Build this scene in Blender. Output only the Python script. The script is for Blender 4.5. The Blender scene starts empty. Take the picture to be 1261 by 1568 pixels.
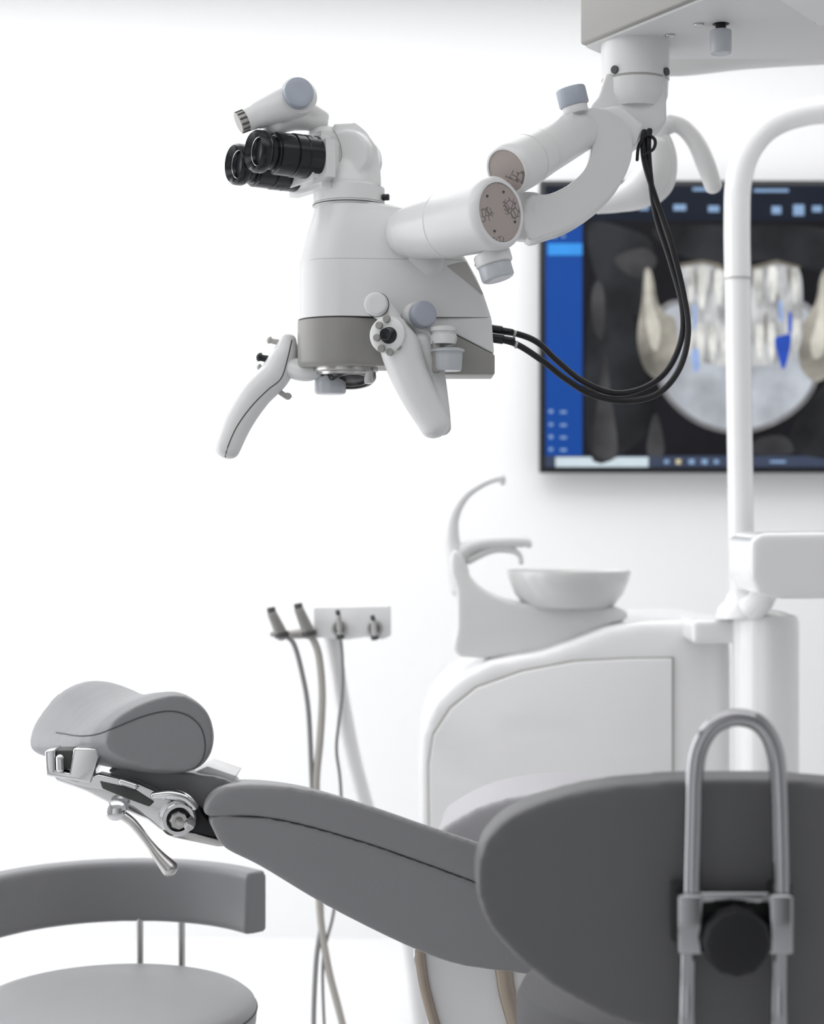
import bpy, bmesh, math, random
from mathutils import Vector, Matrix
from mathutils.bvhtree import BVHTree
random.seed(3)
H=1.25            # eye height of the photographer (m)
K=2613.0          # drawing units per metre at 1 m : scale of the traced elevations
sc=bpy.context.scene
col=sc.collection

# ------------------------------------------------------------ materials
def mat(name,c,rough=.4,metal=0,noise=0,nscale=40,bump=0,bscale=300,emit=None,estr=1,coat=0,trans=0,spec=.5,stretch=None,low=None,sheen=0):
    m=bpy.data.materials.new(name); m.use_nodes=True
    nt=m.node_tree; b=nt.nodes['Principled BSDF']
    c=tuple(c)+(1,) if len(c)==3 else c
    b.inputs['Base Color'].default_value=c
    b.inputs['Roughness'].default_value=rough
    b.inputs['Metallic'].default_value=metal
    b.inputs['Specular IOR Level'].default_value=spec
    b.inputs['Coat Weight'].default_value=coat
    b.inputs['Sheen Weight'].default_value=sheen
    b.inputs['Transmission Weight'].default_value=trans
    tc=nt.nodes.new('ShaderNodeTexCoord')
    n=nt.nodes.new('ShaderNodeTexNoise'); n.inputs['Scale'].default_value=nscale
    n.inputs['Detail'].default_value=4
    if stretch:
        mp=nt.nodes.new('ShaderNodeMapping'); mp.inputs['Scale'].default_value=stretch
        nt.links.new(tc.outputs['Object'],mp.inputs['Vector']); nt.links.new(mp.outputs[0],n.inputs['Vector'])
    else: nt.links.new(tc.outputs['Object'],n.inputs['Vector'])
    r=nt.nodes.new('ShaderNodeMapRange'); r.inputs[3].default_value=1-noise; r.inputs[4].default_value=1+noise
    if low: r.inputs[1].default_value=.32; r.inputs[2].default_value=.68
    nt.links.new(n.outputs['Fac'],r.inputs[0])
    mx=nt.nodes.new('ShaderNodeVectorMath'); mx.operation='SCALE'
    mx.inputs[0].default_value=c[:3]
    nt.links.new(r.outputs[0],mx.inputs['Scale'])
    nt.links.new(mx.outputs[0],b.inputs['Base Color'])
    if bump:
        n2=nt.nodes.new('ShaderNodeTexNoise'); n2.inputs['Scale'].default_value=bscale
        nt.links.new(tc.outputs['Object'],n2.inputs['Vector'])
        bp=nt.nodes.new('ShaderNodeBump'); bp.inputs['Strength'].default_value=bump; bp.inputs['Distance'].default_value=.001
        nt.links.new(n2.outputs['Fac'],bp.inputs['Height']); nt.links.new(bp.outputs[0],b.inputs['Normal'])
    if emit:
        b.inputs['Emission Strength'].default_value=estr
        mx2=nt.nodes.new('ShaderNodeVectorMath'); mx2.operation='SCALE'; mx2.inputs[0].default_value=emit
        nt.links.new(r.outputs[0],mx2.inputs['Scale']); nt.links.new(mx2.outputs[0],b.inputs['Emission Color'])
    return m
M={}
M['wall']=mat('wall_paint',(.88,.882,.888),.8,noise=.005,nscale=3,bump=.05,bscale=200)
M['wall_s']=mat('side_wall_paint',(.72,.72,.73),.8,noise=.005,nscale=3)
M['floor']=mat('floor_resin',(.84,.84,.845),.35,noise=.01,nscale=5)
M['ceil']=mat('ceiling_paint',(.82,.82,.82),.9)
M['white']=mat('white_enamel',(.68,.68,.68),.28,noise=.01)
M['gloss']=mat('white_gloss',(.84,.84,.845),.10,noise=.01,coat=.5)
M['soft']=mat('white_matte_plastic',(.62,.62,.62),.5,noise=.01)
M['taupe']=mat('taupe_enamel',(.27,.265,.25),.38,noise=.02)
M['ltaupe']=mat('light_taupe_plastic',(.40,.39,.37),.45,noise=.02)
M['black']=mat('black_gloss',(.006,.007,.010),.22,noise=.1,spec=.4)
M['rubber']=mat('black_rubber',(.008,.008,.010),.5,noise=.1,spec=.35)
M['seam']=mat('dark_seam',(.06,.06,.06),.6)
M['chrome']=mat('chrome',(.66,.66,.67),.10,1,noise=.03)
M['chrome_refl']=mat('chrome_dark_reflection',(.38,.38,.395),.12,1,noise=.04)  # chrome with the dark reflections of the loop put into its base colour
M['steel']=mat('brushed_steel',(.50,.49,.48),.26,1,noise=.05,nscale=120)
M['bronze']=mat('bronze_trim',(.34,.29,.24),.3,.8,noise=.05)
M['leather']=mat('grey_leatherette',(.205,.205,.216),.36,noise=.03,nscale=15,bump=.25,bscale=700,sheen=.08)
M['leather_lit']=mat('lit_grey_leatherette',(.42,.41,.43),.5,noise=.03,nscale=15,bump=.25,bscale=700)  # grey leatherette lightened: light on the seat top is put into the colour
M['leather_d']=mat('dark_grey_leatherette',(.096,.096,.101),.42,noise=.03,nscale=15,bump=.25,bscale=700,sheen=.06)
M['leather_s']=mat('stool_leatherette',(.31,.31,.32),.45,noise=.03,nscale=15,bump=.25,bscale=700)
M['leather_m']=mat('stool_seat_leatherette',(.12,.12,.125),.65,noise=.03,nscale=15,bump=.25,bscale=700,spec=.2)
M['pipe']=mat('piping',(.06,.06,.065),.6)
M['knob']=mat('bluegrey_silicone',(.34,.37,.43),.35,noise=.05)
M['frost']=mat('frosted_plastic',(.52,.545,.58),.25,noise=.04,trans=.15)
M['lens']=mat('lens_glass',(.012,.013,.016),.3,noise=.2,nscale=30,spec=.2)
M['hose']=mat('grey_hose',(.24,.24,.24),.5)
M['hose2']=mat('beige_hose',(.42,.40,.37),.5)
M['bowl']=mat('frosted_bowl',(.60,.60,.60),.2,coat=.4)
# arm-end face: taupe disc with fine routed dark channels
fm=mat('arm_end_face',(.40,.35,.33),.6,noise=.05); M['face']=fm
nt=fm.node_tree; b=nt.nodes['Principled BSDF']
vo=nt.nodes.new('ShaderNodeTexVoronoi'); vo.feature='DISTANCE_TO_EDGE'; vo.inputs['Scale'].default_value=110
no=nt.nodes.new('ShaderNodeTexNoise'); no.inputs['Scale'].default_value=30
tc=nt.nodes.new('ShaderNodeTexCoord'); nt.links.new(tc.outputs['Object'],vo.inputs['Vector']); nt.links.new(tc.outputs['Object'],no.inputs['Vector'])
lt=nt.nodes.new('ShaderNodeMath'); lt.operation='LESS_THAN'; lt.inputs[1].default_value=.09; nt.links.new(vo.outputs['Distance'],lt.inputs[0])
gt=nt.nodes.new('ShaderNodeMath'); gt.operation='GREATER_THAN'; gt.inputs[1].default_value=.58; nt.links.new(no.outputs['Fac'],gt.inputs[0])
mu=nt.nodes.new('ShaderNodeMath'); mu.operation='MULTIPLY'; nt.links.new(lt.outputs[0],mu.inputs[0]); nt.links.new(gt.outputs[0],mu.inputs[1])
mi=nt.nodes.new('ShaderNodeMix'); mi.data_type='RGBA'; mi.inputs[6].default_value=(.36,.315,.295,1); mi.inputs[7].default_value=(.15,.13,.13,1)
nt.links.new(mu.outputs[0],mi.inputs[0]); nt.links.new(mi.outputs[2],b.inputs['Base Color'])
def emis(name,c,s=1,noise=0,nscale=10,stretch=None,low=None):
    return mat(name,(.003,.003,.003),.35,emit=c,estr=s,noise=noise,nscale=nscale,spec=.08,stretch=stretch,low=low)

# ------------------------------------------------------------ mesh helpers
def top(name,loc):
    e=bpy.data.objects.new(name,None); e.location=loc; e.empty_display_size=.1; col.objects.link(e); return e
def mk(name,bm,m,parent,smooth=True,ang=38):
    bmesh.ops.recalc_face_normals(bm,faces=bm.faces[:])
    for e in bm.edges:
        if len(e.link_faces)==2 and e.calc_face_angle(0)>math.radians(ang): e.smooth=False
    for f in bm.faces: f.smooth=smooth
    me=bpy.data.meshes.new(name); bm.to_mesh(me); bm.free()
    me.materials.append(M[m] if isinstance(m,str) else m)
    o=bpy.data.objects.new(name,me); col.objects.link(o)
    if parent is not None:
        o.parent=parent; o.matrix_parent_inverse=Matrix.Translation(-Vector(parent.location))
    return o
def bake(o,fn=None):
    bpy.context.view_layer.update()
    dg=bpy.context.evaluated_depsgraph_get()
    me=bpy.data.meshes.new_from_object(o.evaluated_get(dg))
    o.modifiers.clear(); o.data=me
    if fn:
        for v in me.vertices: v.co=fn(v.co)
    for p in me.polygons: p.use_smooth=True
    return o
def blob(o,vox=.004,it=12,fn=None):
    r=o.modifiers.new('r','REMESH'); r.mode='VOXEL'; r.voxel_size=vox; r.use_smooth_shade=True
    s=o.modifiers.new('s','SMOOTH'); s.factor=.5; s.iterations=it
    return bake(o,fn)
def elev(y):
    k=y/K
    return lambda u,v,dy=0.0: Vector(((u-630.5)*k,y+dy,H-(v-784)*k))
def catmull(pts,n=8):
    out=[]; L=len(pts)
    for i in range(L-1):
        p0=pts[max(i-1,0)];p1=pts[i];p2=pts[i+1];p3=pts[min(i+2,L-1)]
        for j in range(n):
            t=j/n
            out.append(tuple(.5*((2*b)+(-a+c)*t+(2*a-5*b+4*c-d)*t*t+(-a+3*b-3*c+d)*t**3) for a,b,c,d in zip(p0,p1,p2,p3)))
    out.append(tuple(pts[-1])); return out
def tube_bm(bm,pts,n=8,seg=20,cap=True,flat=None,curve=True):
    q=[(p.x,p.y,p.z,r) for p,r in pts]
    if curve: q=catmull(q,n)
    P=[Vector(a[:3]) for a in q]; R=[max(a[3],.0005) for a in q]
    T=[]
    for i in range(len(P)):
        a=P[max(i-1,0)];b_=P[min(i+1,len(P)-1)]; T.append((b_-a).normalized())
    PP=[];RR=[];TT=[]
    if cap:
        for k in (85,60,35,15):
            a=math.radians(k); PP.append(P[0]-T[0]*R[0]*math.sin(a)*.8); RR.append(R[0]*math.cos(a)); TT.append(T[0])
    PP+=P;RR+=R;TT+=T
    if cap:
        for k in (15,35,60,85):
            a=math.radians(k); PP.append(P[-1]+T[-1]*R[-1]*math.sin(a)*.8); RR.append(R[-1]*math.cos(a)); TT.append(T[-1])
    ref=Vector((0,0,1)) if abs(TT[0].z)<.9 else Vector((0,1,0))
    N=(ref-TT[0]*ref.dot(TT[0])).normalized(); rings=[]
    for p,r,t in zip(PP,RR,TT):
        N=(N-t*N.dot(t)).normalized(); B=t.cross(N); ring=[]
        for j in range(seg):
            a=2*math.pi*j/seg
            d=N*math.cos(a)*r+B*math.sin(a)*r
            if flat: d=d-flat[0]*d.dot(flat[0])*(1-flat[1])
            ring.append(bm.verts.new(p+d))
        rings.append(ring)
    for a,b_ in zip(rings,rings[1:]):
        for j in range(seg): bm.faces.new((a[j],a[(j+1)%seg],b_[(j+1)%seg],b_[j]))
    bm.faces.new(rings[0][::-1]); bm.faces.new(rings[-1])
def tube(name,pts,m,parent,**k):
    bm=bmesh.new(); tube_bm(bm,pts,**k); return mk(name,bm,m,parent)
def seam_on(name,obj,uv,y0,r,m,parent,n=6):
    """thin piping laid on the front (-Y) surface of a finished part"""
    me=obj.data; tr=BVHTree.FromPolygons([v.co for v in me.vertices],[tuple(p.vertices) for p in me.polygons])
    e=elev(y0); out=[]
    for u,v in catmull(uv,n):
        p=e(u,v); h=tr.ray_cast(Vector((p.x,p.y-.4,p.z)),Vector((0,1,0)))
        if h[0] is not None: out.append((h[0],r))
    if len(out)>3: tube(name,out,m,parent,curve=False,seg=8)
def lathe_bm(bm,o,axis,prof,seg=48,ring=False):
    axis=axis.normalized(); ref=Vector((0,0,1)) if abs(axis.z)<.9 else Vector((1,0,0))
    X=(ref-axis*ref.dot(axis)).normalized(); Y=axis.cross(X); rings=[]
    for h,r in prof:
        r=max(r,.0001)
        rings.append([bm.verts.new(o+axis*h+X*math.cos(2*math.pi*j/seg)*r+Y*math.sin(2*math.pi*j/seg)*r) for j in range(seg)])
    pairs=list(zip(rings,rings[1:]))
    if ring: pairs.append((rings[-1],rings[0]))
    for a,b_ in pairs:
        for j in range(seg): bm.faces.new((a[j],a[(j+1)%seg],b_[(j+1)%seg],b_[j]))
    if not ring:
        bm.faces.new(rings[0][::-1]); bm.faces.new(rings[-1])
def lathe(name,o,axis,prof,m,parent,seg=48,ring=False):
    bm=bmesh.new(); lathe_bm(bm,o,Vector(axis),prof,seg,ring); return mk(name,bm,m,parent)
def knob(name,o,axis,r,h,m,parent,ribs=0):
    c=min(r,h)*.18
    return lathe(name,o,axis,[(0,r*.9),(0,r-c*.3),(c*.5,r),(h-c,r),(h-c*.3,r-c*.35),(h,r-c),(h,r*.6),(h-.0005,0.0001)],m,parent)
def prism_bm(bm,pts,vec):
    a=[bm.verts.new(p) for p in pts]; b_=[bm.verts.new(p+vec) for p in pts]; n=len(a)
    bm.faces.new(a[::-1]); bm.faces.new(b_)
    for i in range(n): bm.faces.new((a[i],a[(i+1)%n],b_[(i+1)%n],b_[i]))
def prism(name,pts,vec,m,parent,bevel=0,seg=3):
    bm=bmesh.new(); prism_bm(bm,pts,Vector(vec)); 
    if bevel:
        bmesh.ops.recalc_face_normals(bm,faces=bm.faces[:])
        es=[e for e in bm.edges if e.calc_face_angle(0)>math.radians(30)]
        bmesh.ops.bevel(bm,geom=es,offset=bevel,segments=seg,affect='EDGES',profile=.5,clamp_overlap=True)
    return mk(name,bm,m,parent)
def box_bm(bm,c,hx,hy,hz,R=None):
    R=R or Matrix.Identity(3)
    m=Matrix.Translation(c)@R.to_4x4()@Matrix.Diagonal((2*hx,2*hy,2*hz,1))
    return bmesh.ops.create_cube(bm,size=1,matrix=m)
def box(name,c,hx,hy,hz,m,parent,bevel=.004,R=None,seg=3):
    bm=bmesh.new(); box_bm(bm,Vector(c),hx,hy,hz,R)
    if bevel: bmesh.ops.bevel(bm,geom=bm.edges[:],offset=bevel,segments=seg,affect='EDGES',profile=.5,clamp_overlap=True)
    return mk(name,bm,m,parent)
def smooth_outline(pts,n=6):
    q=[(p[0],p[1]) for p in pts]; L=len(q); out=[]
    for i in range(L):
        p0,p1,p2,p3=q[i-1],q[i],q[(i+1)%L],q[(i+2)%L]
        for j in range(n):
            t=j/n
            out.append(tuple(.5*((2*b)+(-a+c)*t+(2*a-5*b+4*c-d)*t*t+(-a+3*b-3*c+d)*t**3) for a,b,c,d in zip(p0,p1,p2,p3)))
    return out
def loft_bm(bm,secs):
    rings=[[bm.verts.new(p) for p in s] for s in secs]; n=len(rings[0])
    for a,b_ in zip(rings,rings[1:]):
        for j in range(n): bm.faces.new((a[j],a[(j+1)%n],b_[(j+1)%n],b_[j]))
    bm.faces.new(rings[0][::-1]); bm.faces.new(rings[-1])

# ------------------------------------------------------------ room
def slab(name,x0,x1,y0,y1,z0,z1,m):
    bm=bmesh.new(); box_bm(bm,Vector(((x0+x1)/2,(y0+y1)/2,(z0+z1)/2)),(x1-x0)/2,(y1-y0)/2,(z1-z0)/2); mk(name,bm,m,None,False)
slab('floor',-2.6,2.8,-1.6,5.1,-.1,0,'floor')
slab('ceiling',-2.6,2.8,-1.6,5.1,2.8,2.9,'ceil')
slab('wall_back',-2.6,2.8,5.0,5.1,0,2.8,'wall')
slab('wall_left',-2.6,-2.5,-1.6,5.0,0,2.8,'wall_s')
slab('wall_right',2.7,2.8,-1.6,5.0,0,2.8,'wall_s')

# ------------------------------------------------------------ surgical microscope
E=elev(2.6); s=2.6/K
mic=top('surgical_microscope',(-.1,2.6,1.6))
def hull_sec(v,uL,rl,uR,hr,rc=9,y=2.6,N=96):
    k=y/K; cs=[((uL+rl),0,rl),(max(uR-rc,uL+rl),max(hr-rc,0),rc),(max(uR-rc,uL+rl),-max(hr-rc,0),rc)]
    out=[]
    for i in range(N):
        a=2*math.pi*(i+.5)/N; d=(math.cos(a),math.sin(a))
        c=max(cs,key=lambda c:c[0]*d[0]+c[1]*d[1]+c[2])
        out.append(Vector(((c[0]+c[2]*d[0]-630.5)*k,y+(c[1]+c[2]*d[1])*k,H-(v-784)*k)))
    return out
bm=bmesh.new()
loft_bm(bm,[hull_sec(*l) for l in [(316,483,52,588,10),(320,482,53,606,34),(326,480,54,625,38),(340,476,57,655,42),(360,469,61,680,46),(385,462,64,700,48),(403,457,66,712,48),(406,456,66.5,714,48),(430,456,66.5,727,48),(455,456,66.5,738,48),(491,456,66.5,750,46)]])
mk('optics_body',bm,'white',mic,ang=50)
bm=bmesh.new(); loft_bm(bm,[hull_sec(404.7,456.5,66.4,712.2,48.2),hull_sec(405.5,456.2,66.5,713.2,48.2)]); mk('body_upper_seam',bm,'ltaupe',mic)
bm=bmesh.new(); loft_bm(bm,[hull_sec(491,457.5,65,600,40),hull_sec(493.5,457.5,65,600,40)]); mk('body_seam',bm,'seam',mic)
bm=bmesh.new(); loft_bm(bm,[hull_sec(v,455.5+i,67-i,606,44) for v,i in ((493.5,0),(556,0),(561,2),(564,6))]); mk('lower_band',bm,'taupe',mic,ang=60)
prism('rear_housing',[E(596,491,-.047),E(750,491,-.047),E(754,546,-.047),E(692,514,-.047),E(670,514,-.047),E(670,566,-.047),E(596,566,-.047)],(0,.094,0),'white',mic,.004)
prism('rear_wedge',[E(670,515,-.045),E(692,515,-.045),E(755,547,-.045),E(755,577,-.045),E(640,577,-.045),E(640,560,-.045),E(670,560,-.045)],(0,.09,0),'taupe',mic,.003)
prism('side_recess_panel',[E(680,414,-.051),E(712,407,-.051),E(738,457,-.051)],(0,.01,0),'ltaupe',mic,.002)
# underside lens
lathe('objective_mount',E(528,563),(0,0,-1),[(0,.05),(.006,.05),(.008,.045),(.012,.044),(.013,.0)],'steel',mic)
oa=Vector((.06,-.30,-1)).normalized()
lathe('objective_ring',E(538,571),oa,[(-.006,.030),(-.004,.034),(0,.037),(.010,.037),(.014,.034),(.014,.029),(.008,.028),(.008,.0)],'black',mic)
lathe('objective_lens_rim',E(538,571),oa,[(.0085,.0285),(.0125,.0285),(.0125,.025),(.0085,.0245)],'steel',mic,ring=True)
lathe('objective_lens',E(538,571),oa,[(.008,.0248),(.011,.018),(.012,.001)],'lens',mic)
knob('fine_focus_knob',E(505,577,.01),(0,0,-1),.024,.026,'frost',mic)
box('objective_clamp',E(565,577,-.02),.007,.010,.012,'steel',mic,.003)
# neck
lathe('neck_flange',E(534,318),(0,0,1),[(0,.055),(.004,.055),(.005,.053),(.006,.0545),(.028,.0545),(.032,.051),(.033,.0)],'white',mic)
lathe('flange_seam',E(534,317),(0,0,1),[(0,.0555),(.0015,.0555)],'seam',mic)
knob('flange_screw',E(586,306,-.02),(1,-.2,0),.005,.01,'black',mic)
bm=bmesh.new()
lathe_bm(bm,E(532,290),Vector((0,0,1)),[(0,.052),(.01,.050),(.03,.044),(.05,.034)],32)
lathe_bm(bm,E(530,243,-.04),Vector((.25,1,0)),[(0,.034),(.012,.039),(.07,.039),(.082,.034)],40)
tube_bm(bm,[(E(494,226),.036),(E(516,224),.032),(E(536,228),.034),(E(548,250),.034),(E(550,282),.026)])
prism_bm(bm,[E(u,v,-.032) for u,v in ((512,196),(545,194),(562,208),(578,232),(583,270),(583,292),(520,292))],Vector((0,.064,0)))
neck=mk('tilting_neck',bm,'white',mic); blob(neck,.0028,4)
seam_on('neck_joint_seam',neck,[(512,206),(522,228),(524,250),(512,266),(496,276)],2.6,.0008,'ltaupe',mic)
# binocular head
ax=Vector((-.84,-.54,-.01)).normalized(); pp=Vector((.54,-.84,0)).normalized(); up=ax.cross(pp)
if up.z<0: up=-up
R=Matrix((ax,pp,up)).transposed()
Ee=elev(2.50); near0=Ee(387,231)      # near eyecup centre
far0=near0-pp*.064+Vector((0,0,-.008))
hc=(near0+far0)/2-ax*.105
bm=bmesh.new(); box_bm(bm,hc-ax*.008,.022,.064,.042,R); 
bmesh.ops.bevel(bm,geom=bm.edges[:],offset=.014,segments=5,affect='EDGES')
mk('binocular_housing',bm,'white',mic,ang=50)
box('binocular_split',hc+ax*.0145,.002,.052,.034,'soft',mic,.002,R)
for i,c in enumerate((near0,far0)):
    a=-ax
    lathe(f'eyepiece_{i+1}',c,a,[(.016,.0),(.014,.019),(.004,.0235),(0,.028),(.004,.031),(.014,.0315),(.018,.030),(.022,.0255),(.030,.025),(.031,.0285),(.034,.0285),(.035,.031),(.060,.0315),(.061,.0303),(.063,.0303),(.064,.0325),(.078,.0325),(.079,.0313),(.081,.0313),(.082,.0325),(.104,.0325),(.104,.01)],'black',mic)
    lathe(f'eyepiece_lens_{i+1}',c,a,[(.012,0),(.0138,.0175)],'lens',mic)
    lathe(f'eyepiece_ring_{i+1}',c,a,[(.0085,.0203),(.0080,.0210),(.0090,.0213),(.0098,.0205)],'steel',mic,ring=True)
# ipd tube on top
t0=Ee(376,184); t1=elev(2.52)(452,153)
d=(t1-t0); L=d.length
lathe('eyepiece_adjuster_tube',t0,d,[(0,.010),(0,.017),(.014,.018),(.016,.0195),(.04,.023),(.06,.0255),(L,.027),(L+.006,.025),(L+.008,.01)],'white',mic)
knob('adjuster_knurl',t0-d.normalized()*.012,d,.0155,.014,'ltaupe',mic)
for i in range(12):
    a=2*math.pi*i/12; dd=d.normalized(); xx=dd.cross(Vector((0,1,0))).normalized(); yy=dd.cross(xx)
    o_=t0-dd*.010+(xx*math.cos(a)+yy*math.sin(a))*.0155
    tube(f'knurl_rib_{i+1}',[(o_,.0016),(o_+dd*.010,.0016)],'seam',mic,curve=False,seg=6)
knob('adjuster_knob',elev(2.52)(455,150,-.018),(.35,-1,.1),.0225,.016,'knob',mic)
lathe('adjuster_knob_base',elev(2.52)(452,151,.006),(.35,-1,.1),[(0,.024),(0,.0275),(.02,.0275),(.023,.024)],'white',mic)
bm=bmesh.new()
tube_bm(bm,[(Ee(415,188,.02),.016),(E(450,188,-.03),.019),(E(492,190,-.01),.014)])
tube_bm(bm,[(E(470,172,-.03),.013),(E(495,182,-.01),.011)])
blob(mk('adjuster_bridge',bm,'white',mic),.003,3)
# lower arm (big cylinder)
a0=E(612,366,-.035); a1=elev(2.41)(766,325); d=a1-a0; L=d.length
lathe('lower_arm_cylinder',a0,d,[(-.012,.001),(-.010,.018),(-.002,.029),(.012,.036),(.03,.0395),(.032,.039),(.034,.041),(.48*L,.0485),(.485*L,.0478),(.495*L,.0478),(.5*L,.049),(.93*L,.0525),(.97*L,.052),(.992*L,.0485),(L,.0450),(L,.0425),(L-.003,.042),(L-.0035,.001)],'white',mic,64)
lathe('lower_arm_end_face',a0,d,[(L-.0034,.0415),(L-.0015,.0415),(L-.0012,.001)],'face',mic)
bx=(Vector((0,0,1))-d.normalized()*d.normalized().z).normalized(); by=d.normalized().cross(bx)
for i,(p,q) in enumerate(((.02,.025),(-.028,.012),(-.01,-.03),(.03,-.008))):
    knob(f'face_bolt_{i+1}',a1-d.normalized()*.002+bx*p+by*q,d,.0018,.0022,'seam',mic)
bm=bmesh.new(); tube_bm(bm,[(E(640,392,-.03),.034),(E(655,410,-.02),.04)]); blob(mk('arm_shoulder',bm,'white',mic),.003,4)
knob('brake_knob',elev(2.45)(752,388),(.28,-.1,-1),.027,.018,'white',mic)
knob('brake_knob_cap',elev(2.45)(756,404),(.28,-.1,-1),.024,.024,'frost',mic)
box('brake_tab',elev(2.45)(741,408),.014,.006,.004,'ltaupe',mic,.002,Matrix.Rotation(.35,3,'Y'))
# upper arm : flat C-shaped casting carrying the second cylinder
def ya(u): return 2.49+max(0,min(1,(u-815)/150))*.13
carr=[(806,364),(840,360),(875,347),(915,320),(948,285),(966,245),(968,212),(955,184),(930,168),(900,164),(872,172),(868,190),(888,196),(903,210),(905,230),(895,258),(870,282),(840,296),(806,302)]
bm=bmesh.new()
prism_bm(bm,[elev(ya(u))(u,v) for u,v in smooth_outline(carr,4)],Vector((0,.062,0)))
blob(mk('upper_arm_casting',bm,'white',mic),.003,7)
bm=bmesh.new()
Ep=elev(2.70)
prism_bm(bm,[Ep(u,v) for u,v in ((927,112),(1019,112),(1021,186),(1004,200),(972,222),(955,205),(925,178),(900,166),(915,148))],Vector((0,.075,0)))
prism_bm(bm,[elev(2.64)(u,v) for u,v in ((912,166),(950,160),(985,190),(972,224),(945,210))],Vector((0,.09,0)))
blob(mk('elbow_casting',bm,'white',mic),.003,11)
lathe('arm_knuckle',elev(2.50)(806,362,.02),(0,0,1),[(-.003,.015),(0,.021),(.003,.0235),(.062,.0235),(.065,.021),(.067,.01)],'white',mic)
b0=elev(2.45)(775,262); b1=elev(2.60)(900,192); d=b1-b0; L=d.length
lathe('upper_arm_cylinder',b0,d,[(.004,.001),(.003,.031),(0,.0315),(0,.034),(.003,.037),(.012,.0385),(.05,.0385),(.0505,.0375),(.052,.0375),(.0525,.0385),(.085,.0365),(.0855,.0355),(.087,.0355),(.0875,.036),(L-.03,.033),(L,.02)],'white',mic,64)
lathe('upper_arm_end_face',b0,d,[(.0015,.001),(.0018,.031),(.004,.031)],'face',mic)
knob('tension_knob_base',elev(2.56)(882,174),(-.25,-.05,1),.019,.014,'white',mic)
knob('tension_knob',elev(2.56)(879,162),(-.25,-.05,1),.0225,.028,'knob',mic)
# ceiling post and housing
Ep=elev(2.735); px=Ep(972,0).x
lathe('ceiling_post',Vector((px,2.735,1.895)),(0,0,1),[(0,.044),(.01,.0485),(.02,.052),(.043,.053),(.0435,.051),(.046,.051),(.0465,.0545),(.105,.0545),(.11,.05)],'white',mic,64)
lathe('post_joint_seam',Vector((px,2.735,1.9385)),(0,0,1),[(0,.0525),(.003,.0525)],'ltaupe',mic,64)
knob('post_screw_1',Ep(937,117,-.040),(-.6,-.8,0),.0065,.004,'seam',mic)
knob('post_screw_2',Ep(1014,118,-.032),(.7,-.6,0),.0065,.004,'seam',mic)
zb=2.003
hp=[(.271,2.75),(.408,2.51),(.60,2.18),(1.5,2.18),(1.5,2.83),(.335,2.83),(.3075,2.80)]
prism('mount_housing',[Vector((x,y,zb)) for x,y in hp],(0,0,.26),'taupe',mic,.004)
hp2=[(.281,2.752),(.415,2.516),(.607,2.187),(1.49,2.187),(1.49,2.822),(.337,2.822),(.313,2.797)]
prism('mount_underplate',[Vector((x,y,zb-.004)) for x,y in hp2],(0,0,.006),'soft',mic)
lathe('mount_ceiling_column',Vector((.85,2.5,2.24)),(0,0,1),[(0,.09),(.50,.09),(.505,.16),(.558,.16)],'white',mic)
for i,(x,y) in enumerate(((.405,2.68),(.44,2.62),(.62,2.6))):
    knob(f'mount_screw_{i+1}',Vector((x,y,zb-.003)),(0,0,-1),.008,.004,'steel',mic)
kx=elev(2.62)(1103,40)
lathe('release_knob_stem',Vector((kx.x,2.62,zb)),(0,0,-1),[(0,.013),(.004,.013),(.005,.008),(.018,.008)],'rubber',mic)
knob('release_knob',Vector((kx.x,2.62,zb-.014)),(0,0,-1),.0165,.036,'frost',mic)
prism('mount_arm_cover',[Vector((.52,2.45,zb-.012)),Vector((1.4,2.3,zb-.012)),Vector((1.4,2.55,zb-.03)),Vector((.62,2.60,zb-.012))],(0,0,.012),'white',mic)
# handles
def handle(tag,pts):
    bm=bmesh.new(); tube_bm(bm,pts,seg=28); return blob(mk('handle_'+tag,bm,'white',mic),.0025,3)
El=elev(2.62)
hl=handle('left_grip',[(El(441,520),.013),(El(436,545),.022),(El(420,575,-.002),.024),(El(392,605,-.01),.024),(El(368,645,-.02),.022),(El(351,688,-.03),.0195)])
seam_on('handle_left_seam',hl,[(446,520),(440,550),(430,580),(410,598),(385,625),(362,660),(345,705)],2.6,.0009,'seam',mic)
tube('handle_left_link',[(El(440,560),.018),(E(470,570),.014),(E(500,560),.012)],'white',mic)
for i,(u,v,r) in enumerate(((413,521,.006),(398,547,.0075),(397,562,.005),(441,606,.006))):
    sx=-1 if u<430 else 1
    tube(f'left_button_{i+1}',[(El(u-sx*(12 if u<430 else 24),v+(3 if u<430 else -14)),r*.8),(El(u-sx*3,v+1),r*.7),(El(u,v),r)],'black' if i==1 else 'ltaupe',mic)
Er=elev(2.5)
hr=handle('right_grip',[(Er(604,500),.018),(Er(610,525),.029),(Er(624,568),.0285),(Er(642,608),.026),(Er(660,640),.0235),(Er(666,652),.0225)])
tube('right_grip_shell',[(Er(645,520,.02),.018),(Er(660,560,.02),.018),(Er(672,620,.015),.015),(Er(676,655,.01),.014)],'soft',mic)
dn=Vector((-.35,-1,.05))
lathe('joystick_plate',Er(597,516,-.016),dn,[(0,.026),(.010,.0275),(.013,.0265),(.015,.023),(.0155,.001)],'white',mic)
lathe('joystick',Er(596,517,-.03),dn,[(0,.013),(.003,.012),(.005,.006),(.012,.006),(.014,.0085),(.018,.008),(.019,.001)],'black',mic)
for i in range(7):
    a=math.radians(100+i*44); u=597+21*math.cos(a)*.85; v=517-30*math.sin(a)*.85
    knob(f'joystick_button_{i+1}',Er(u-1,v,-.029),dn,.0055,.005,'taupe',mic)
knob('handle_pivot',Er(577,467,-.0),(-.15,-1,0),.0175,.014,'white',mic)
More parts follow.
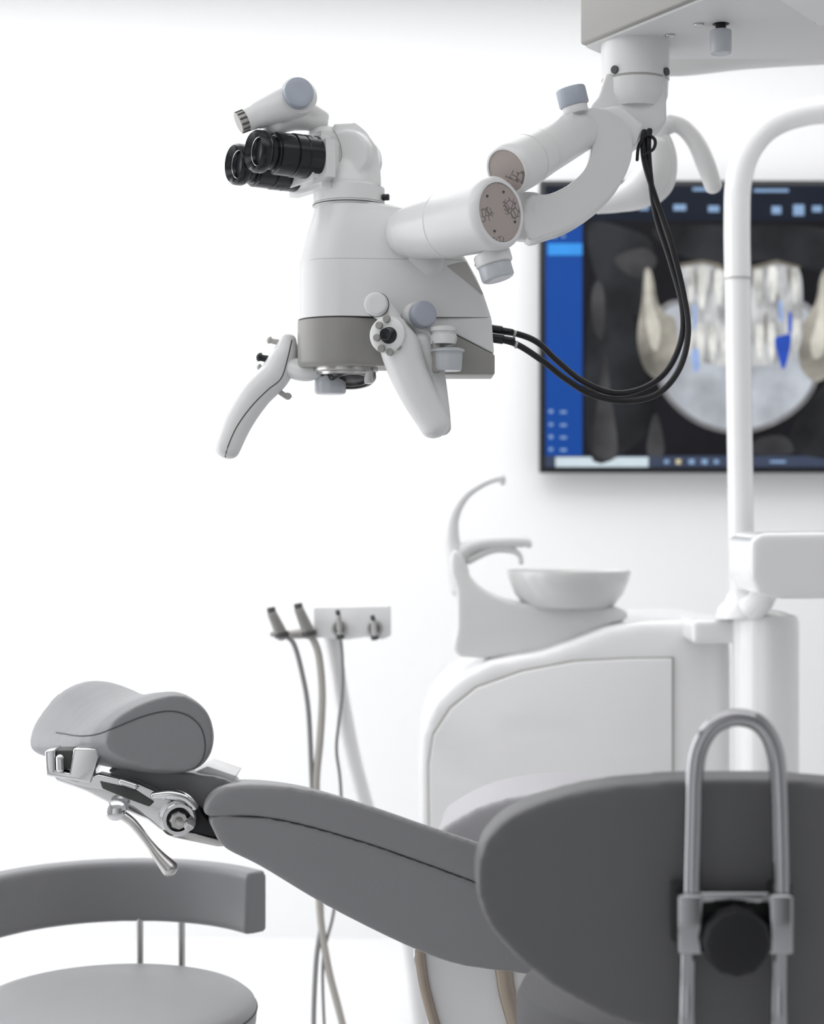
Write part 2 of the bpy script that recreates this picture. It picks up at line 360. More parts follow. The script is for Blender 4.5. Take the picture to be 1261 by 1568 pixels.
knob('handle_pivot_cap',Er(577,467,-.0145),(-.15,-1,0),.0145,.0015,'soft',mic)
tube('handle_pivot_arm',[(Er(577,467,.02),.016),(Er(592,480,.015),.016),(Er(604,505,.01),.018)],'white',mic)
lathe('handle_pivot_seam',Er(577,467,-.002),(-.15,-1,0),[(0,.0182),(.0015,.0182)],'seam',mic)
tube('side_knob_arm',[(Er(625,480,.03),.012),(Er(660,515,.02),.013),(Er(690,515,.03),.012)],'white',mic)
knob('zoom_knob_base',Er(630,482,.03),(.5,-1,.1),.019,.022,'white',mic)
knob('zoom_knob',Er(643,482,.012),(.5,-1,.1),.0195,.018,'knob',mic)
lathe('focus_drive',Er(678,527),(0,0,1),[(0,.018),(.012,.019),(.014,.016),(.018,.016),(.019,.0185),(.024,.0185),(.026,.014)],'white',mic)
knob('focus_drive_cap',Er(676,508),(0,0,1),.014,.004,'ltaupe',mic)
lathe('focus_knob',Er(685,568),(0,0,1),[(0,.019),(.004,.021),(.027,.022),(.028,.025),(.031,.025),(.033,.02)],'frost',mic)
box('focus_bracket',Er(668,545),.006,.012,.025,'taupe',mic,.003)
# cables
def cab(name,pts,r,m='rubber'):
    tube(name,[(elev(y)(u,v),r) for u,v,y in pts],m,mic,seg=12,n=10)
cab('cable_1',[(755,506,2.6),(790,511,2.6),(822,524,2.6),(852,552,2.6),(892,584,2.6),(940,602,2.61),(985,594,2.63),(1020,568,2.65),(1042,522,2.67),(1044,470,2.68),(1026,400,2.7),(1004,330,2.71),(995,270,2.69),(992,225,2.68),(994,200,2.69)],.0048)
cab('cable_2',[(756,518,2.58),(790,527,2.58),(828,551,2.58),(868,582,2.59),(910,606,2.6),(962,614,2.61),(1008,602,2.62),(1040,564,2.64),(1053,510,2.66),(1046,450,2.68),(1026,370,2.69),(1002,300,2.7),(987,250,2.68),(984,220,2.68),(986,202,2.70)],.0048)
cab('cable_3',[(975,245,2.66),(978,222,2.67),(990,208,2.68),(1002,214,2.67),(1000,228,2.67),(986,236,2.67)],.0026)
for i,(u,v) in enumerate(((754,504),(755,519))):
    lathe(f'cable_plug_{i+1}',E(u-4,v,-.02*i),(1,0,-.15),[(0,.006),(.0,.0075),(.018,.0075),(.019,.0058),(.034,.0055),(.036,.0045)],'black',mic,24)
    lathe(f'cable_ring_{i+1}',E(u+32,v+7+i*3,-.02*i),(1,0,-.3),[(0,.0058),(.004,.0058)],'ltaupe',mic,24)

# ------------------------------------------------------------ patient chair
ch=top('dental_chair',(.1,2.7,.5))
H0=[(146,1130),(160,1100),(200,1073),(250,1055),(292,1053),(330,1080),(344,1125),(336,1164),(308,1188),(245,1190),(185,1175),(150,1153)]
H1=[(34,1132),(46,1100),(82,1056),(132,1032),(180,1042),(210,1068),(220,1108),(210,1137),(160,1144),(110,1153),(62,1159),(36,1150)]
secs=[]
for i in range(11):
    t=i/10; y=2.46+.26*t; ey=elev(y); tt=t
    pts=[]
    for j,(a,b_) in enumerate(zip(H0,H1)):
        u=a[0]+(b_[0]-a[0])*tt; v=a[1]+(b_[1]-a[1])*tt
        if 1<=j<=5: v+=20*math.sin(math.pi*t)
        pts.append((u,v))
    c=(sum(p[0] for p in pts)/12,sum(p[1] for p in pts)/12)
    sh=[.82,.96,1,1,1,1,1,1,1,.97,.86][i]
    pts=[(c[0]+(p[0]-c[0])*sh,c[1]+(p[1]-c[1])*sh) for p in pts]
    secs.append([ey(u,v) for u,v in smooth_outline(pts,4)])
bm=bmesh.new(); loft_bm(bm,secs); hd=blob(mk('headrest_cushion',bm,'leather',ch),.004,8)
seam_on('headrest_seam',hd,[(60,1138),(105,1132),(150,1122),(185,1108),(225,1092),(262,1084),(292,1090),(312,1108),(319,1135),(314,1158),(300,1172)],2.50,.0011,'pipe',ch)
# backrest
En=elev(2.42); vec=Vector((-.04,.27,-.036))
cu=[(312,1246),(318,1224),(335,1208),(370,1200),(430,1202),(500,1214),(580,1238),(660,1266),(740,1292),(830,1325),(900,1360),(900,1420),(820,1388),(740,1356),(660,1326),(560,1291),(450,1260),(380,1250),(335,1252)]
bm=bmesh.new(); prism_bm(bm,[En(u,v) for u,v in smooth_outline(cu,4)],vec); blob(mk('backrest_cushion',bm,'leather',ch),.005,10)
sh=[(322,1250),(380,1250),(450,1260),(560,1291),(660,1326),(740,1356),(820,1388),(900,1420),(930,1490),(860,1500),(785,1490),(700,1478),(620,1448),(500,1388),(400,1328),(345,1300),(328,1275)]
bm=bmesh.new(); prism_bm(bm,[En(u,v,.004) for u,v in smooth_outline(sh,4)],vec*.95); blob(mk('backrest_shell',bm,'leather',ch),.005,8)
nk=[(165,1178),(230,1176),(300,1184),(350,1194),(370,1218),(340,1262),(300,1265),(260,1240),(200,1206)]
bm=bmesh.new(); prism_bm(bm,[elev(2.52)(u,v) for u,v in smooth_outline(nk,3)],Vector((-.02,.18,-.012))); blob(mk('neck_cushion',bm,'leather',ch),.004,7)
prism('neck_plate',[elev(2.54)(u,v) for u,v in ((290,1186),(318,1173),(362,1188),(352,1204))],(0,.08,0),'white',ch,.002)
seat=[(665,1285),(690,1258),(750,1228),(830,1212),(900,1212),(1000,1222),(1300,1240),(1600,1265),(1640,1310),(1500,1340),(1100,1380),(900,1420),(720,1400),(680,1340)]
bm=bmesh.new(); prism_bm(bm,[elev(2.78)(u,v) for u,v in smooth_outline(seat,3)],Vector((.02,.34,-.02))); blob(mk('seat_cushion',bm,'leather_lit',ch),.008,8)
# chair support
Eb=elev(2.62)
prism('chair_lift_arm',[Eb(u,v) for u,v in smooth_outline([(640,1440),(800,1450),(1000,1400),(1060,1460),(960,1560),(900,1800),(880,1990),(720,1990),(690,1700),(660,1560)],3)],(0,.24,0),'gloss',ch,.0)
tube('trim_band_front',[(Eb(u,v,-.006),.008) for u,v in ((642,1452),(648,1500),(660,1550),(686,1640),(700,1750),(706,1900))],'bronze',ch,flat=(Vector((0,1,0)),.6))
tube('trim_band_rear',[(Eb(u,v,-.006),.013) for u,v in ((770,1480),(776,1520),(790,1570),(812,1650),(826,1800),(830,1950))],'bronze',ch,flat=(Vector((0,1,0)),.5))
bm=bmesh.new(); prism_bm(bm,[Vector((x,y,0.001)) for x,y in ((-.1,2.5),(.7,2.5),(.85,2.62),(.85,2.92),(.7,3.0),(-.1,3.0),(-.2,2.9),(-.2,2.6))],Vector((0,0,.07))); bmesh.ops.bevel(bm,geom=bm.edges[:],offset=.015,segments=3,affect='EDGES'); mk('chair_foot',bm,'white',ch)
# headrest hardware
E4=elev(2.48)
prism('headrest_block',[E4(u,v) for u,v in ((112,1146),(150,1146),(152,1158),(138,1200),(70,1188),(68,1150),(84,1147),(84,1180),(106,1184))],(0,.05,0),'chrome',ch,.003)
box('headrest_block_inner',E4(96,1165,.03),.012,.02,.014,'seam',ch,.002)
tube('headrest_block_pin',[(E4(92,1160,-.002),.006),(E4(92,1178,.0),.006)],'chrome',ch)
prism('headrest_slide',[E4(u,v,.004) for u,v in ((80,1186),(118,1196),(150,1186),(205,1198),(245,1216),(290,1228),(292,1240),(275,1275),(245,1272),(225,1256),(185,1240),(130,1212),(84,1196))],(0,.03,0),'chrome',ch,.003)
prism('slide_slot',[E4(u,v,.002) for u,v in ((152,1196),(205,1208),(236,1228),(228,1236),(190,1222),(156,1208))],(0,.01,0),'seam',ch,.002)
tube('slide_bolt',[(E4(186,1196,-.004),.005),(E4(208,1203,-.004),.005)],'chrome',ch)
prism('hinge_recess',[E4(u,v,.02) for u,v in ((240,1235),(300,1240),(342,1285),(335,1290),(262,1275))],(0,.04,0),'rubber',ch,.004)
prism('hinge_plate',[E4(u,v,.018) for u,v in ((240,1266),(345,1292),(340,1300),(330,1300),(262,1286))],(0,.02,0),'steel',ch,.002)
lathe('hinge_hub',E4(268,1252,.01),(.35,-1,-.1),[(0,.026),(.012,.027),(.014,.023),(.018,.023),(.018,.018),(.014,.017),(.014,.001)],'chrome',ch)
lathe('hinge_hub_cavity',E4(268,1252,.01),(.35,-1,-.1),[(.0142,.0168),(.0155,.0168),(.0156,.001)],'rubber',ch)
lathe('hinge_nut',E4(272,1253,-.004),(.35,-1,-.1),[(0,.013),(.008,.014),(.014,.012),(.014,.006),(.018,.006),(.019,.001)],'steel',ch,8)
lathe('hinge_nut_2',E4(284,1258,-.0),(.8,-1,-.2),[(0,.010),(.012,.010),(.014,.006)],'chrome',ch)
tube('hinge_arm',[(E4(236,1218,-.004),.006),(E4(262,1216,-.004),.008),(E4(285,1222,-.002),.007),(E4(298,1236,0),.006)],'chrome',ch)
lathe('lever_pivot',E4(180,1240,-.006),(0,-1,.2),[(0,.014),(.012,.015),(.016,.010),(.017,.001)],'chrome',ch)
tube('lever',[(E4(180,1240,-.012),.007),(E4(205,1256,-.016),.0065),(E4(232,1288,-.02),.006),(E4(248,1308,-.022),.009),(E4(264,1325,-.024),.0125)],'steel',ch)

# ------------------------------------------------------------ stools
def star_base(parent,x,y,z):
    lathe('gas_lift',Vector((x,y,.09)),(0,0,1),[(0,.035),(.02,.035),(.18,.03),(.181,.018),(z-.09,.018)],'chrome',parent)
    for i in range(5):
        a=math.radians(72*i+20); dx,dy=math.cos(a),math.sin(a)
        tube(f'base_leg_{i+1}',[(Vector((x,y,.11)),.022),(Vector((x+dx*.12,y+dy*.12,.10)),.018),(Vector((x+dx*.25,y+dy*.25,.07)),.013)],'chrome',parent,seg=12)
        lathe(f'caster_{i+1}',Vector((x+dx*.25-dy*.02,y+dy*.25+dx*.02,.0275)),(dy,-dx,0),[(0,.02),(.004,.026),(.036,.026),(.04,.02)],'rubber',parent,20)
sx,sy,sz=-.497,2.85,.445
st=top('dentist_stool',(sx,sy,0))
lathe('seat',Vector((sx,sy,sz-.10)),(0,0,1),[(0,.2),(0,.215),(.012,.228),(.05,.236),(.072,.238),(.084,.234),(.092,.224),(.098,.20),(.101,.12),(.102,.001)],'leather_s',st,72)
lathe('seat_seam',Vector((sx,sy,sz-.028)),(0,0,1),[(0,.2385),(.0015,.239),(.003,.2385)],'pipe',st,72)
secs=[]
for i in range(40):
    t=i/39; a=math.radians(38+t*(168-38)); dx,dy=math.cos(a),math.sin(a); sec=[]
    for (r,z) in ((.262,.503),(.30,.503),(.302,.51),(.302,.605),(.298,.613),(.266,.613),(.26,.605),(.258,.51)):
        sec.append(Vector((sx+dx*r,sy+dy*r,z)))
    secs.append(sec)
bm=bmesh.new(); loft_bm(bm,secs); blob(mk('backrest',bm,'leather',st),.004,7)
for i,u in enumerate((213,277)):
    p=elev(3.11)(u,1400)
    tube(f'backrest_post_{i+1}',[(Vector((p.x,3.115,.54)),.0065),(Vector((p.x,3.115,.36)),.0065),(Vector((p.x-.005,3.09,.325)),.0065),(Vector((sx+(p.x-sx)*.4,2.92,.322)),.0065)],'steel',st,seg=12)
box('seat_bracket',(sx,sy+.02,.325),.09,.09,.012,'steel',st,.004)
star_base(st,sx,sy,sz-.1)

E8=elev(1.8)
fx=E8(1125,0).x
st2=top('dentist_stool.001',(fx,2.0,0))
half=[(1125,1193),(1030,1195),(930,1206),(850,1227),(785,1256),(750,1290),(733,1330),(731,1370),(740,1408),(762,1446),(800,1484),(860,1526),(940,1565),(1030,1588),(1125,1596)]
outl=half+[(2250-u,v) for u,v in half[-2:0:-1]]
bm=bmesh.new(); prism_bm(bm,[E8(u,v) for u,v in smooth_outline(outl,3)],Vector((0,.07,0)))
bk=blob(mk('backrest',bm,'leather_d',st2),.006,9,lambda c:Vector((c.x,c.y+.55*(c.x-fx)**2,c.z)))
Et=elev(1.77)
def T2(name,pts,r,m='chrome_refl'): tube(name,[(Et(u,v,dy),r) for u,v,dy in pts],m,st2,seg=24)
T2('adjuster_loop',[(1058,1400,0),(1059,1330,0),(1061,1250,0),(1063,1185,0),(1070,1145,0),(1088,1115,0),(1112,1101,0),(1135,1099,0),(1160,1107,0),(1178,1128,0),(1188,1160,0),(1192,1210,0),(1194,1280,0),(1195,1340,0),(1195,1400,0)],.0092)
T2('lower_rod_1',[(1054,1400,0),(1052,1500,0),(1050,1600,.0),(1050,1680,.03)],.0085)
T2('lower_rod_2',[(1193,1400,0),(1192,1500,0),(1190,1600,.0),(1190,1680,.03)],.0085)
T2('lower_link',[(1045,1680,.04),(1120,1690,.09),(1195,1680,.04)],.010)
T2('lower_strut',[(1120,1685,.08),(1120,1695,.20)],.012)
for i,u in enumerate((1054,1191)):
    box(f'clamp_{i+1}',Et(u,1411,-.002),.013,.014,.031,'chrome_refl',st2,.004)
    box(f'clamp_back_{i+1}',Et(u+(-6 if i==0 else 6),1400,.014),.012,.008,.032,'rubber',st2,.004)
box('clamp_bar',Et(1122,1374,.004),.040,.008,.006,'chrome_refl',st2,.003)
box('clamp_plate',Et(1122,1415,.012),.045,.006,.030,'rubber',st2,.003)
lathe('clamp_knob',Et(1121,1434,.006),(0,-1,0),[(0,.02),(.01,.022),(.012,.033),(.016,.0355),(.030,.0355),(.036,.032),(.038,.025),(.038,.001)],'rubber',st2,12)
sz2=.675
lathe('seat',Vector((fx,2.10,sz2-.10)),(0,0,1),[(0,.18),(0,.19),(.012,.202),(.05,.212),(.075,.212),(.09,.205),(.099,.18),(.102,.001)],'leather_m',st2,72)
box('seat_bracket',(fx,2.05,.565),.06,.12,.012,'steel',st2,.004)
star_base(st2,fx,2.10,sz2-.1)

# ------------------------------------------------------------ spittoon / chair-side unit
un=top('cuspidor_unit',(.3,3.9,0))
Eu=elev(3.7); fl=784+H*K/3.7
cab_o=[(645,fl-12),(642,1300),(641,1180),(645,1125),(662,1080),(698,1040),(750,1012),(830,998),(880,980),(930,960),(985,950),(1060,948),(1115,952),(1120,1000),(1120,1300),(1120,fl-12),(900,fl-12)]
bm=bmesh.new(); prism_bm(bm,[Eu(u,v) for u,v in cab_o],Vector((0,.45,0))); blob(mk('cabinet',bm,'gloss',un),.012,7)
pn=[(664,fl-40),(658,1250),(657,1170),(664,1125),(690,1085),(730,1053),(800,1028),(880,1013),(960,1009),(1028,1008),(1028,fl-40)]
prism('cabinet_door',[Eu(u,v,-.008) for u,v in pn],(0,.02,0),'gloss',un,.003)
prism('door_gap',[Eu(u+ (2.5 if u>900 else -2.5),v-2.5,-.004) for u,v in pn],(0,.012,0),'ltaupe',un)
box('plinth',(Eu(880,0).x,3.93,.03),.30,.19,.03,'ltaupe',un,.004)
sw=[(705,1010),(702,960),(700,905),(690,870),(696,842),(710,855),(722,885),(752,910),(800,926),(880,930),(955,934),(965,950),(930,962),(880,984),(830,1002)]
bm=bmesh.new(); prism_bm(bm,[Eu(u,v,.06) for u,v in smooth_outline(sw,3)],Vector((0,.12,0))); blob(mk('spittoon_tower',bm,'white',un),.006,4)
def TU(name,pts,m='white',dy=.12,**k): tube(name,[(Eu(u,v,dy),r) for u,v,r in pts],m,un,**k)
TU('bowl_rinse_spout',[(708,905,.026),(700,862,.023),(693,825,.018),(697,790,.013),(714,760,.010),(740,741,.008),(762,732,.008),(771,731,.010),(774,739,.006)])
TU('cup_filler_spout',[(700,862,.022),(714,844,.018),(740,834,.015),(775,831,.015),(806,831,.013),(816,836,.008)])
TU('cup_filler_nozzle',[(720,860,.010),(755,845,.008),(785,844,.008),(800,852,.006),(803,864,.006)])
lathe('spittoon_bowl',Eu(878,934,.12),(0,0,1),[(0,.001),(0,.095),(.006,.103),(.03,.122),(.06,.134),(.078,.1385),(.082,.1375),(.078,.131),(.055,.124),(.03,.11),(.015,.05),(.012,.001)],'bowl',un,64)
Ec=elev(3.55)
cx=Ec(1172,0).x
lathe('light_column',Vector((cx,3.55,0.0)),(0,0,1),[(0,.10),(.02,.10),(.03,.068),(1.02,.068),(1.035,.064),(1.045,.03),(1.05,.001)],'gloss',un)
bm=bmesh.new(); box_bm(bm,Vector((cx-.05,3.66,1.0)),.10,.10,.025); blob(mk('column_bridge',bm,'gloss',un),.006,5)
# light pole
pl=un
tube('pole',[(Ec(u,v),.0265) for u,v in ((1136,935),(1134,800),(1131,600),(1129,425))],'gloss',pl)
tube('pole_bend',[(Ec(u,v),.0275) for u,v in ((1129,425),(1128,340),(1131,275),(1148,225),(1182,190),(1235,172),(1300,168),(1420,168))],'gloss',pl)
lathe('pole_collar',Ec(1129,428),(0,0,1),[(0,.0282),(.003,.0282)],'ltaupe',pl)
lathe('pole_foot',Ec(1136,945),(0,0,1),[(0,.055),(.02,.05),(.035,.035),(.05,.03)],'gloss',pl)
Ea=elev(3.35)
bm=bmesh.new(); prism_bm(bm,[Ea(u,v,-.1) for u,v in ((1134,826),(1150,815),(1300,813),(1420,818),(1422,912),(1180,914),(1145,905),(1133,880))],Vector((0,.24,0))); blob(mk('tray_housing',bm,'gloss',un),.006,12)
tube('tray_link',[(Ea(1185,895,.05),.026),(Ea(1182,925,.12),.028),(Ea(1174,948,.20),.032)],'gloss',un)

# operating light (behind, out of focus)
op=top('operating_light',(.45,3.2,1.9))
Eo=elev(3.2)
def TO(name,pts,m='white',**k): tube(name,[(Eo(u,v),r) for u,v,r in pts],m,op,**k)
TO('handle_outer',[(1025,188,.016),(1045,195,.016),(1065,218,.017),(1080,252,.018),(1092,286,.016)])
TO('handle_inner',[(990,205,.02),(1010,215,.02),(1020,245,.02),(1016,280,.02),(1000,300,.018)])
TO('lamp_head',[(915,318,.012),(945,308,.022),(980,292,.034),(1000,265,.034),(1003,225,.028)])
TO('lamp_yoke',[(1003,240,.02),(1010,200,.02),(1030,190,.016)])
TO('drop_arm',[(1003,225,.02),(1000,160,.02),(1000,95,.02)])
TO('boom',[(980,88,.028),(1040,90,.032),(1150,84,.026),(1290,76,.026),(1500,66,.026)])
tube('ceiling_tube',[(Eo(1480,66),.028),(Vector((Eo(1480,66).x,3.2,2.79)),.028)],'white',op,curve=False)

# ------------------------------------------------------------ instrument holder
ih=top('dental_instrument_holder',(-.2,3.6,1.0))
Ei=elev(3.6)
prism('holder_bar',[Ei(u,v) for u,v in ((478,928),(598,926),(599,974),(585,980),(560,976),(530,980),(480,976))],(0,.06,0),'gloss',ih,.006)
for i,u in enumerate((520,574)):
    lathe(f'holder_socket_{i+1}',Ei(u,962,-.004),(0,-1,0),[(0,.016),(.008,.016),(.008,.011),(.002,.010),(.002,.001)],'steel',ih)
    knob(f'socket_plug_{i+1}',Ei(u,962,-.01),(0,-1,0),.008,.012,'seam',ih)
tube('holder_arm',[(Ei(415,972,.02),.006),(Ei(450,972,.02),.010),(Ei(485,968,.02),.014)],'ltaupe',ih)
for i,(a,b_) in enumerate((((418,938),(432,972)),((459,932),(474,970)),((519,942),(521,975)),((572,950),(574,976)))):
    r=.012 if i<2 else .0065
    tube(f'handpiece_{i+1}',[(Ei(a[0],a[1],-.03),r*.85),(Ei((a[0]+b_[0])/2,(a[1]+b_[1])/2,-.02),r),(Ei(b_[0],b_[1],-.01),r*1.15)],'steel' if i>=2 else 'taupe',ih)
    knob(f'handpiece_tip_{i+1}',Ei(a[0],a[1],-.03),(-.2,0,1),r*.75,.013,'seam',ih)
    lathe(f'handpiece_clip_{i+1}',Ei(b_[0],b_[1],-.012),(-.2,0,1),[(-.004,r*1.3),(.006,r*1.3)],'seam',ih,24)
def TI(name,pts,m,r,dy=0): tube(name,[(Ei(u,v,dy),r) for u,v in pts],m,ih,seg=12)
TI('hose_1',[(433,972),(449,985),(462,1030),(472,1090),(477,1190),(482,1300),(492,1400),(484,1470),(480,1560),(482,1640)],'hose',.0055)
TI('hose_2',[(474,970),(487,1000),(493,1060),(490,1130),(484,1200),(486,1300),(490,1400),(502,1480),(522,1560),(540,1640)],'hose2',.008)
TI('hose_3',[(521,975),(524,1010),(524,1060),(518,1110),(515,1150),(521,1200),(524,1300),(510,1400),(494,1480),(500,1640)],'hose',.0035)
TI('holder_support',[(505,975),(512,1020),(524,1090),(545,1190),(585,1330),(625,1450),(650,1670)],'gloss',.018,.05)
lathe('holder_foot',Vector((Ei(650,0).x,3.65,0)),(0,0,1),[(0,.16),(.02,.16),(.03,.03),(.05,.02)],'white',ih)

# ------------------------------------------------------------ monitor
mo=top('wall_mounted_monitor',(1.1,4.95,1.6))
Em=elev(4.92)
def PM(name,pts,m,d,rnd=False):
    q=smooth_outline(pts,5) if rnd else pts
    bm=bmesh.new(); prism_bm(bm,[Em(u,v,-d) for u,v in q],Vector((0,.0006,0))); mk(name,bm,m,mo,False)
prism('bezel',[Em(u,v) for u,v in ((826,276),(1622,276),(1622,724),(826,724))],(0,.05,0),'black',mo,.004)
box('wall_bracket',(1.1,4.985,1.6),.2,.02,.15,'seam',mo,.002)
def rr(u0,v0,u1,v1): return [(u0,v0),(u1,v0),(u1,v1),(u0,v1)]
PM('screen',rr(834,284,1614,715),emis('screen_dark',(.009,.009,.012),1,.5,6),.001)
PM('menu_bar',rr(834,284,1614,338),emis('screen_menu',(.010,.014,.026),1,.2,10),.0015)
PM('sidebar',rr(835,338,891,698),emis('screen_blue',(.010,.07,.34),1,.15,4),.0015)
PM('sidebar_highlight',rr(838,373,891,391),emis('screen_blue_bright',(.05,.32,.85),1,.1,30),.002)
PM('taskbar',rr(834,698,1614,715),emis('screen_task',(.05,.065,.11),1,.2,20),.0015)
PM('search_field',rr(850,700,992,715),emis('screen_field',(.62,.72,.78),1,.1,20),.002)
ico=emis('screen_icon',(.26,.40,.62),1,.2,30); ico2=emis('screen_icon_warm',(.7,.62,.4),1,.2,30)
g=0
for (u,v,w,h,m) in [(1040,318,16,8,ico),(1092,320,14,8,ico),(1188,322,12,10,ico),(1222,322,14,14,ico),(1250,320,12,8,ico),(1080,290,34,4,ico),(1180,292,44,4,ico),(1010,300,14,5,ico),(985,318,12,7,ico),(1130,318,12,6,ico),
    (1020,707,6,5,ico),(1038,707,6,6,ico2),(1058,707,7,6,ico),(1078,707,7,6,ico),(1096,707,6,5,ico),(1190,707,20,3,ico),(1300,707,40,4,ico),
    (843,630,5,4,ico),(862,631,8,3,ico),(843,650,5,4,ico),(862,651,8,3,ico),(843,669,5,4,ico),(862,670,8,3,ico),(843,688,5,4,ico),(862,689,8,3,ico),(848,362,6,4,ico),(862,362,4,3,ico)]:
    g+=1; PM(f'screen_icon_{g}',rr(u-w*.6,v-h*.6,u+w*.6,v+h*.6),m,.0025)
h1=emis('scan_haze_dark',(.020,.021,.024),1,.6,5,low=1); h2=emis('scan_haze',(.055,.055,.06),1,.7,4,low=1)
PM('scan_haze_1',[(900,345),(960,350),(1000,380),(985,470),(960,480),(915,430)],h1,.002,True)
PM('scan_haze_2',[(905,440),(960,470),(985,560),(1000,640),(960,690),(900,690)],h1,.0022,True)
PM('scan_haze_3',[(1000,350),(1140,345),(1261,350),(1350,380),(1300,420),(1180,400),(1060,398)],h1,.002,True)
PM('scan_haze_4',[(940,395),(985,380),(1005,400),(985,425),(960,420)],h2,.0025,True)
PM('scan_haze_5',[(908,694),(914,620),(926,540),(934,600),(944,694)],h2,.0025,True)
PM('scan_haze_6',[(1215,650),(1260,590),(1300,560),(1320,690),(1215,694)],h1,.0022,True)
PM('scan_haze_7',[(990,694),(998,640),(1008,640),(1016,694)],h2,.0025,True)
PM('scan_haze_8',[(1150,694),(1160,672),(1200,668),(1212,694)],h2,.0025,True)
PM('scan_haze_9',[(905,455),(915,430),(925,455),(922,520),(908,500)],h2,.0026,True)
bone=emis('scan_bone',(.47,.50,.55),1,.3,7,low=1); edge=emis('scan_bone_edge',(.20,.20,.21),1,.4,9,low=1)
cream=emis('scan_cream',(.30,.285,.25),1,.55,9,low=1); cream2=emis('scan_cream_light',(.56,.54,.48),1,.35,9,low=1)
teeth=emis('scan_teeth',(.46,.47,.48),1,.5,13,stretch=(2.6,1,.9),low=1)
tooth=emis('scan_tooth_white',(.66,.66,.63),1,.35,16,low=1); dk=emis('scan_gap',(.18,.165,.14),1,.5,12)
JB=[(1003,500),(1012,475),(1040,462),(1085,480),(1125,475),(1170,480),(1215,462),(1244,480),(1254,520),(1252,565),(1234,610),(1190,645),(1130,662),(1070,648),(1025,612),(1005,565)]
PM('jaw_bone_edge',[(1128+(u-1128)*1.03,560+(v-560)*1.03) for u,v in JB],edge,.0028,True)
PM('jaw_bone',[(1128+(u-1128)*.97,560+(v-560)*.96) for u,v in JB],bone,.003,True)
PM('jaw_ramus_left',[(986,416),(994,412),(1000,428),(1006,462),(1018,480),(1034,492),(1036,540),(1016,580),(992,572),(979,545),(975,510),(982,460)],cream,.0034,True)
PM('jaw_ramus_left_light',[(988,425),(994,425),(1000,470),(1010,500),(1006,535),(996,530),(988,490)],cream2,.0036,True)
PM('jaw_ramus_right',[(1274,416),(1262,412),(1254,428),(1248,462),(1232,490),(1222,500),(1224,560),(1250,585),(1278,560),(1284,520),(1278,460)],cream,.0034,True)
PM('jaw_ramus_right_light',[(1262,430),(1256,440),(1250,490),(1240,525),(1246,550),(1262,530)],cream2,.0036,True)
PM('teeth_block',[(1038,410),(1072,402),(1100,410),(1118,426),(1140,426),(1156,412),(1188,403),(1222,413),(1228,470),(1222,535),(1190,556),(1125,562),(1070,552),(1044,520),(1044,470)],teeth,.0038,True)
for i,(u,v0,v1,w) in enumerate(((1056,410,460,5),(1074,408,470,7),(1100,413,465,6),(1122,440,480,5),(1160,412,472,6),(1182,408,460,6),(1216,412,462,5),
                                (1056,490,540,5),(1072,494,552,6),(1090,496,555,6),(1108,498,560,5),(1126,498,560,5),(1144,498,560,5),(1162,496,555,6),(1180,494,550,5),(1218,488,535,5))):
    PM(f'tooth_{i+1}',[(u-w,v0+4),(u,v0),(u+w,v0+4),(u+w,(v0+v1)/2),(u+w*.4,v1),(u-w*.4,v1),(u-w,(v0+v1)/2)],tooth,.0044,True)
for i,(u,v,hh) in enumerate(((1065,436,18),(1089,432,18),(1112,452,24),(1150,425,16),(1171,505,24),(1207,425,14),(1052,480,8),(1190,470,18))):
    PM(f'tooth_gap_{i+1}',[(u-1.4,v-hh),(u+1.4,v-hh),(u+2,v),(u,v+hh),(u-2,v)],dk,.0048,True)
PM('palate_edge',[(1040,404),(1075,398),(1102,404),(1120,422),(1150,408),(1188,398),(1224,408),(1224,412),(1188,404),(1152,414),(1122,428),(1100,411),(1075,404),(1040,410)],dk,.0042,False)
bl=emis('scan_blue_marker',(.03,.09,.50),1,.4,20); bl2=emis('scan_lightblue',(.30,.42,.72),1,.3,20)
PM('implant_marker_1',[(1185,520),(1196,514),(1210,514),(1206,545),(1198,566),(1190,545)],bl,.0052,True)
PM('implant_marker_2',[(1190,462),(1196,464),(1198,490),(1192,490)],bl2,.0052,True)
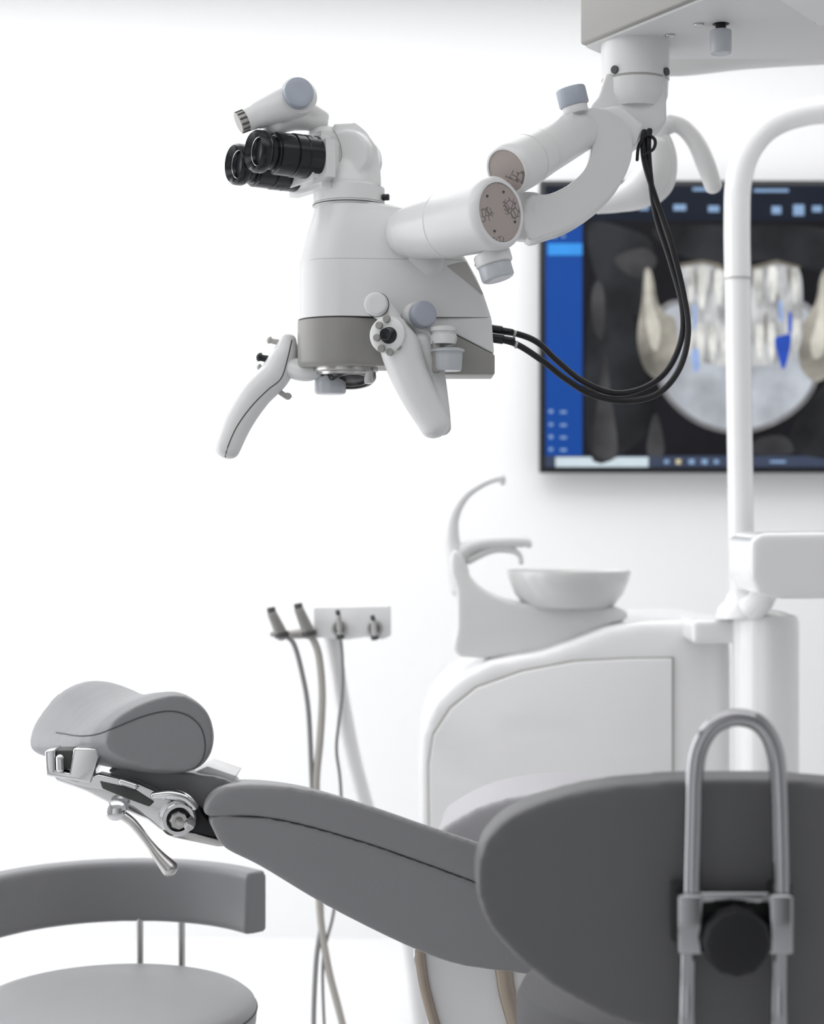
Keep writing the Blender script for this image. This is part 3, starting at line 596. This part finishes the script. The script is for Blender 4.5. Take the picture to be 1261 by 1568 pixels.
PM('implant_marker_3',[(1058,540),(1068,535),(1070,562),(1062,570)],bl2,.0052,True)
PM('implant_marker_4',[(1206,480),(1211,482),(1211,508),(1206,510)],bl,.0052,True)
PM('implant_marker_5',[(1060,470),(1065,470),(1065,500),(1061,505)],bl2,.0052,True)

# ------------------------------------------------------------ lights
def area(name,loc,rot,sx_,sy_,p,c=(1,1,1)):
    l=bpy.data.lights.new(name,'AREA'); l.shape='RECTANGLE'; l.size=sx_; l.size_y=sy_; l.energy=p; l.color=c
    o=bpy.data.objects.new(name,l); o.location=loc; o.rotation_euler=rot; col.objects.link(o)
area('ceiling_light_panel_rear',(-.3,3.75,2.78),(0,0,0),4.2,1.8,49)
area('ceiling_light_panel_front',(-.3,1.4,2.78),(0,0,0),3.6,1.2,17)
area('window_daylight_left',(-2.45,3.1,1.3),(0,math.radians(-90),0),2.4,3.0,36,(.98,.99,1))
w=bpy.data.worlds.new('daylight'); sc.world=w; w.use_nodes=True
wn=w.node_tree; bg=wn.nodes['Background']; bg.inputs[0].default_value=(.97,.985,1,1)
tc=wn.nodes.new('ShaderNodeTexCoord'); sp=wn.nodes.new('ShaderNodeSeparateXYZ'); mr=wn.nodes.new('ShaderNodeMapRange')
wn.links.new(tc.outputs['Generated'],sp.inputs[0]); wn.links.new(sp.outputs['X'],mr.inputs[0])
mr.inputs[1].default_value=-.55; mr.inputs[2].default_value=.35; mr.inputs[3].default_value=1.1; mr.inputs[4].default_value=.20
wn.links.new(mr.outputs[0],bg.inputs[1])

# ------------------------------------------------------------ camera
cd=bpy.data.cameras.new('camera'); cam=bpy.data.objects.new('camera',cd); col.objects.link(cam)
cam.location=(0,0,H); cam.rotation_euler=(math.radians(90),0,0)
cd.sensor_fit='VERTICAL'; cd.sensor_height=36; cd.sensor_width=36*1734/2156; cd.lens=60
cd.dof.use_dof=True; cd.dof.focus_distance=2.52; cd.dof.aperture_fstop=3.4
sc.camera=cam
sc.view_settings.view_transform='Standard'
sc.view_settings.exposure=0.03
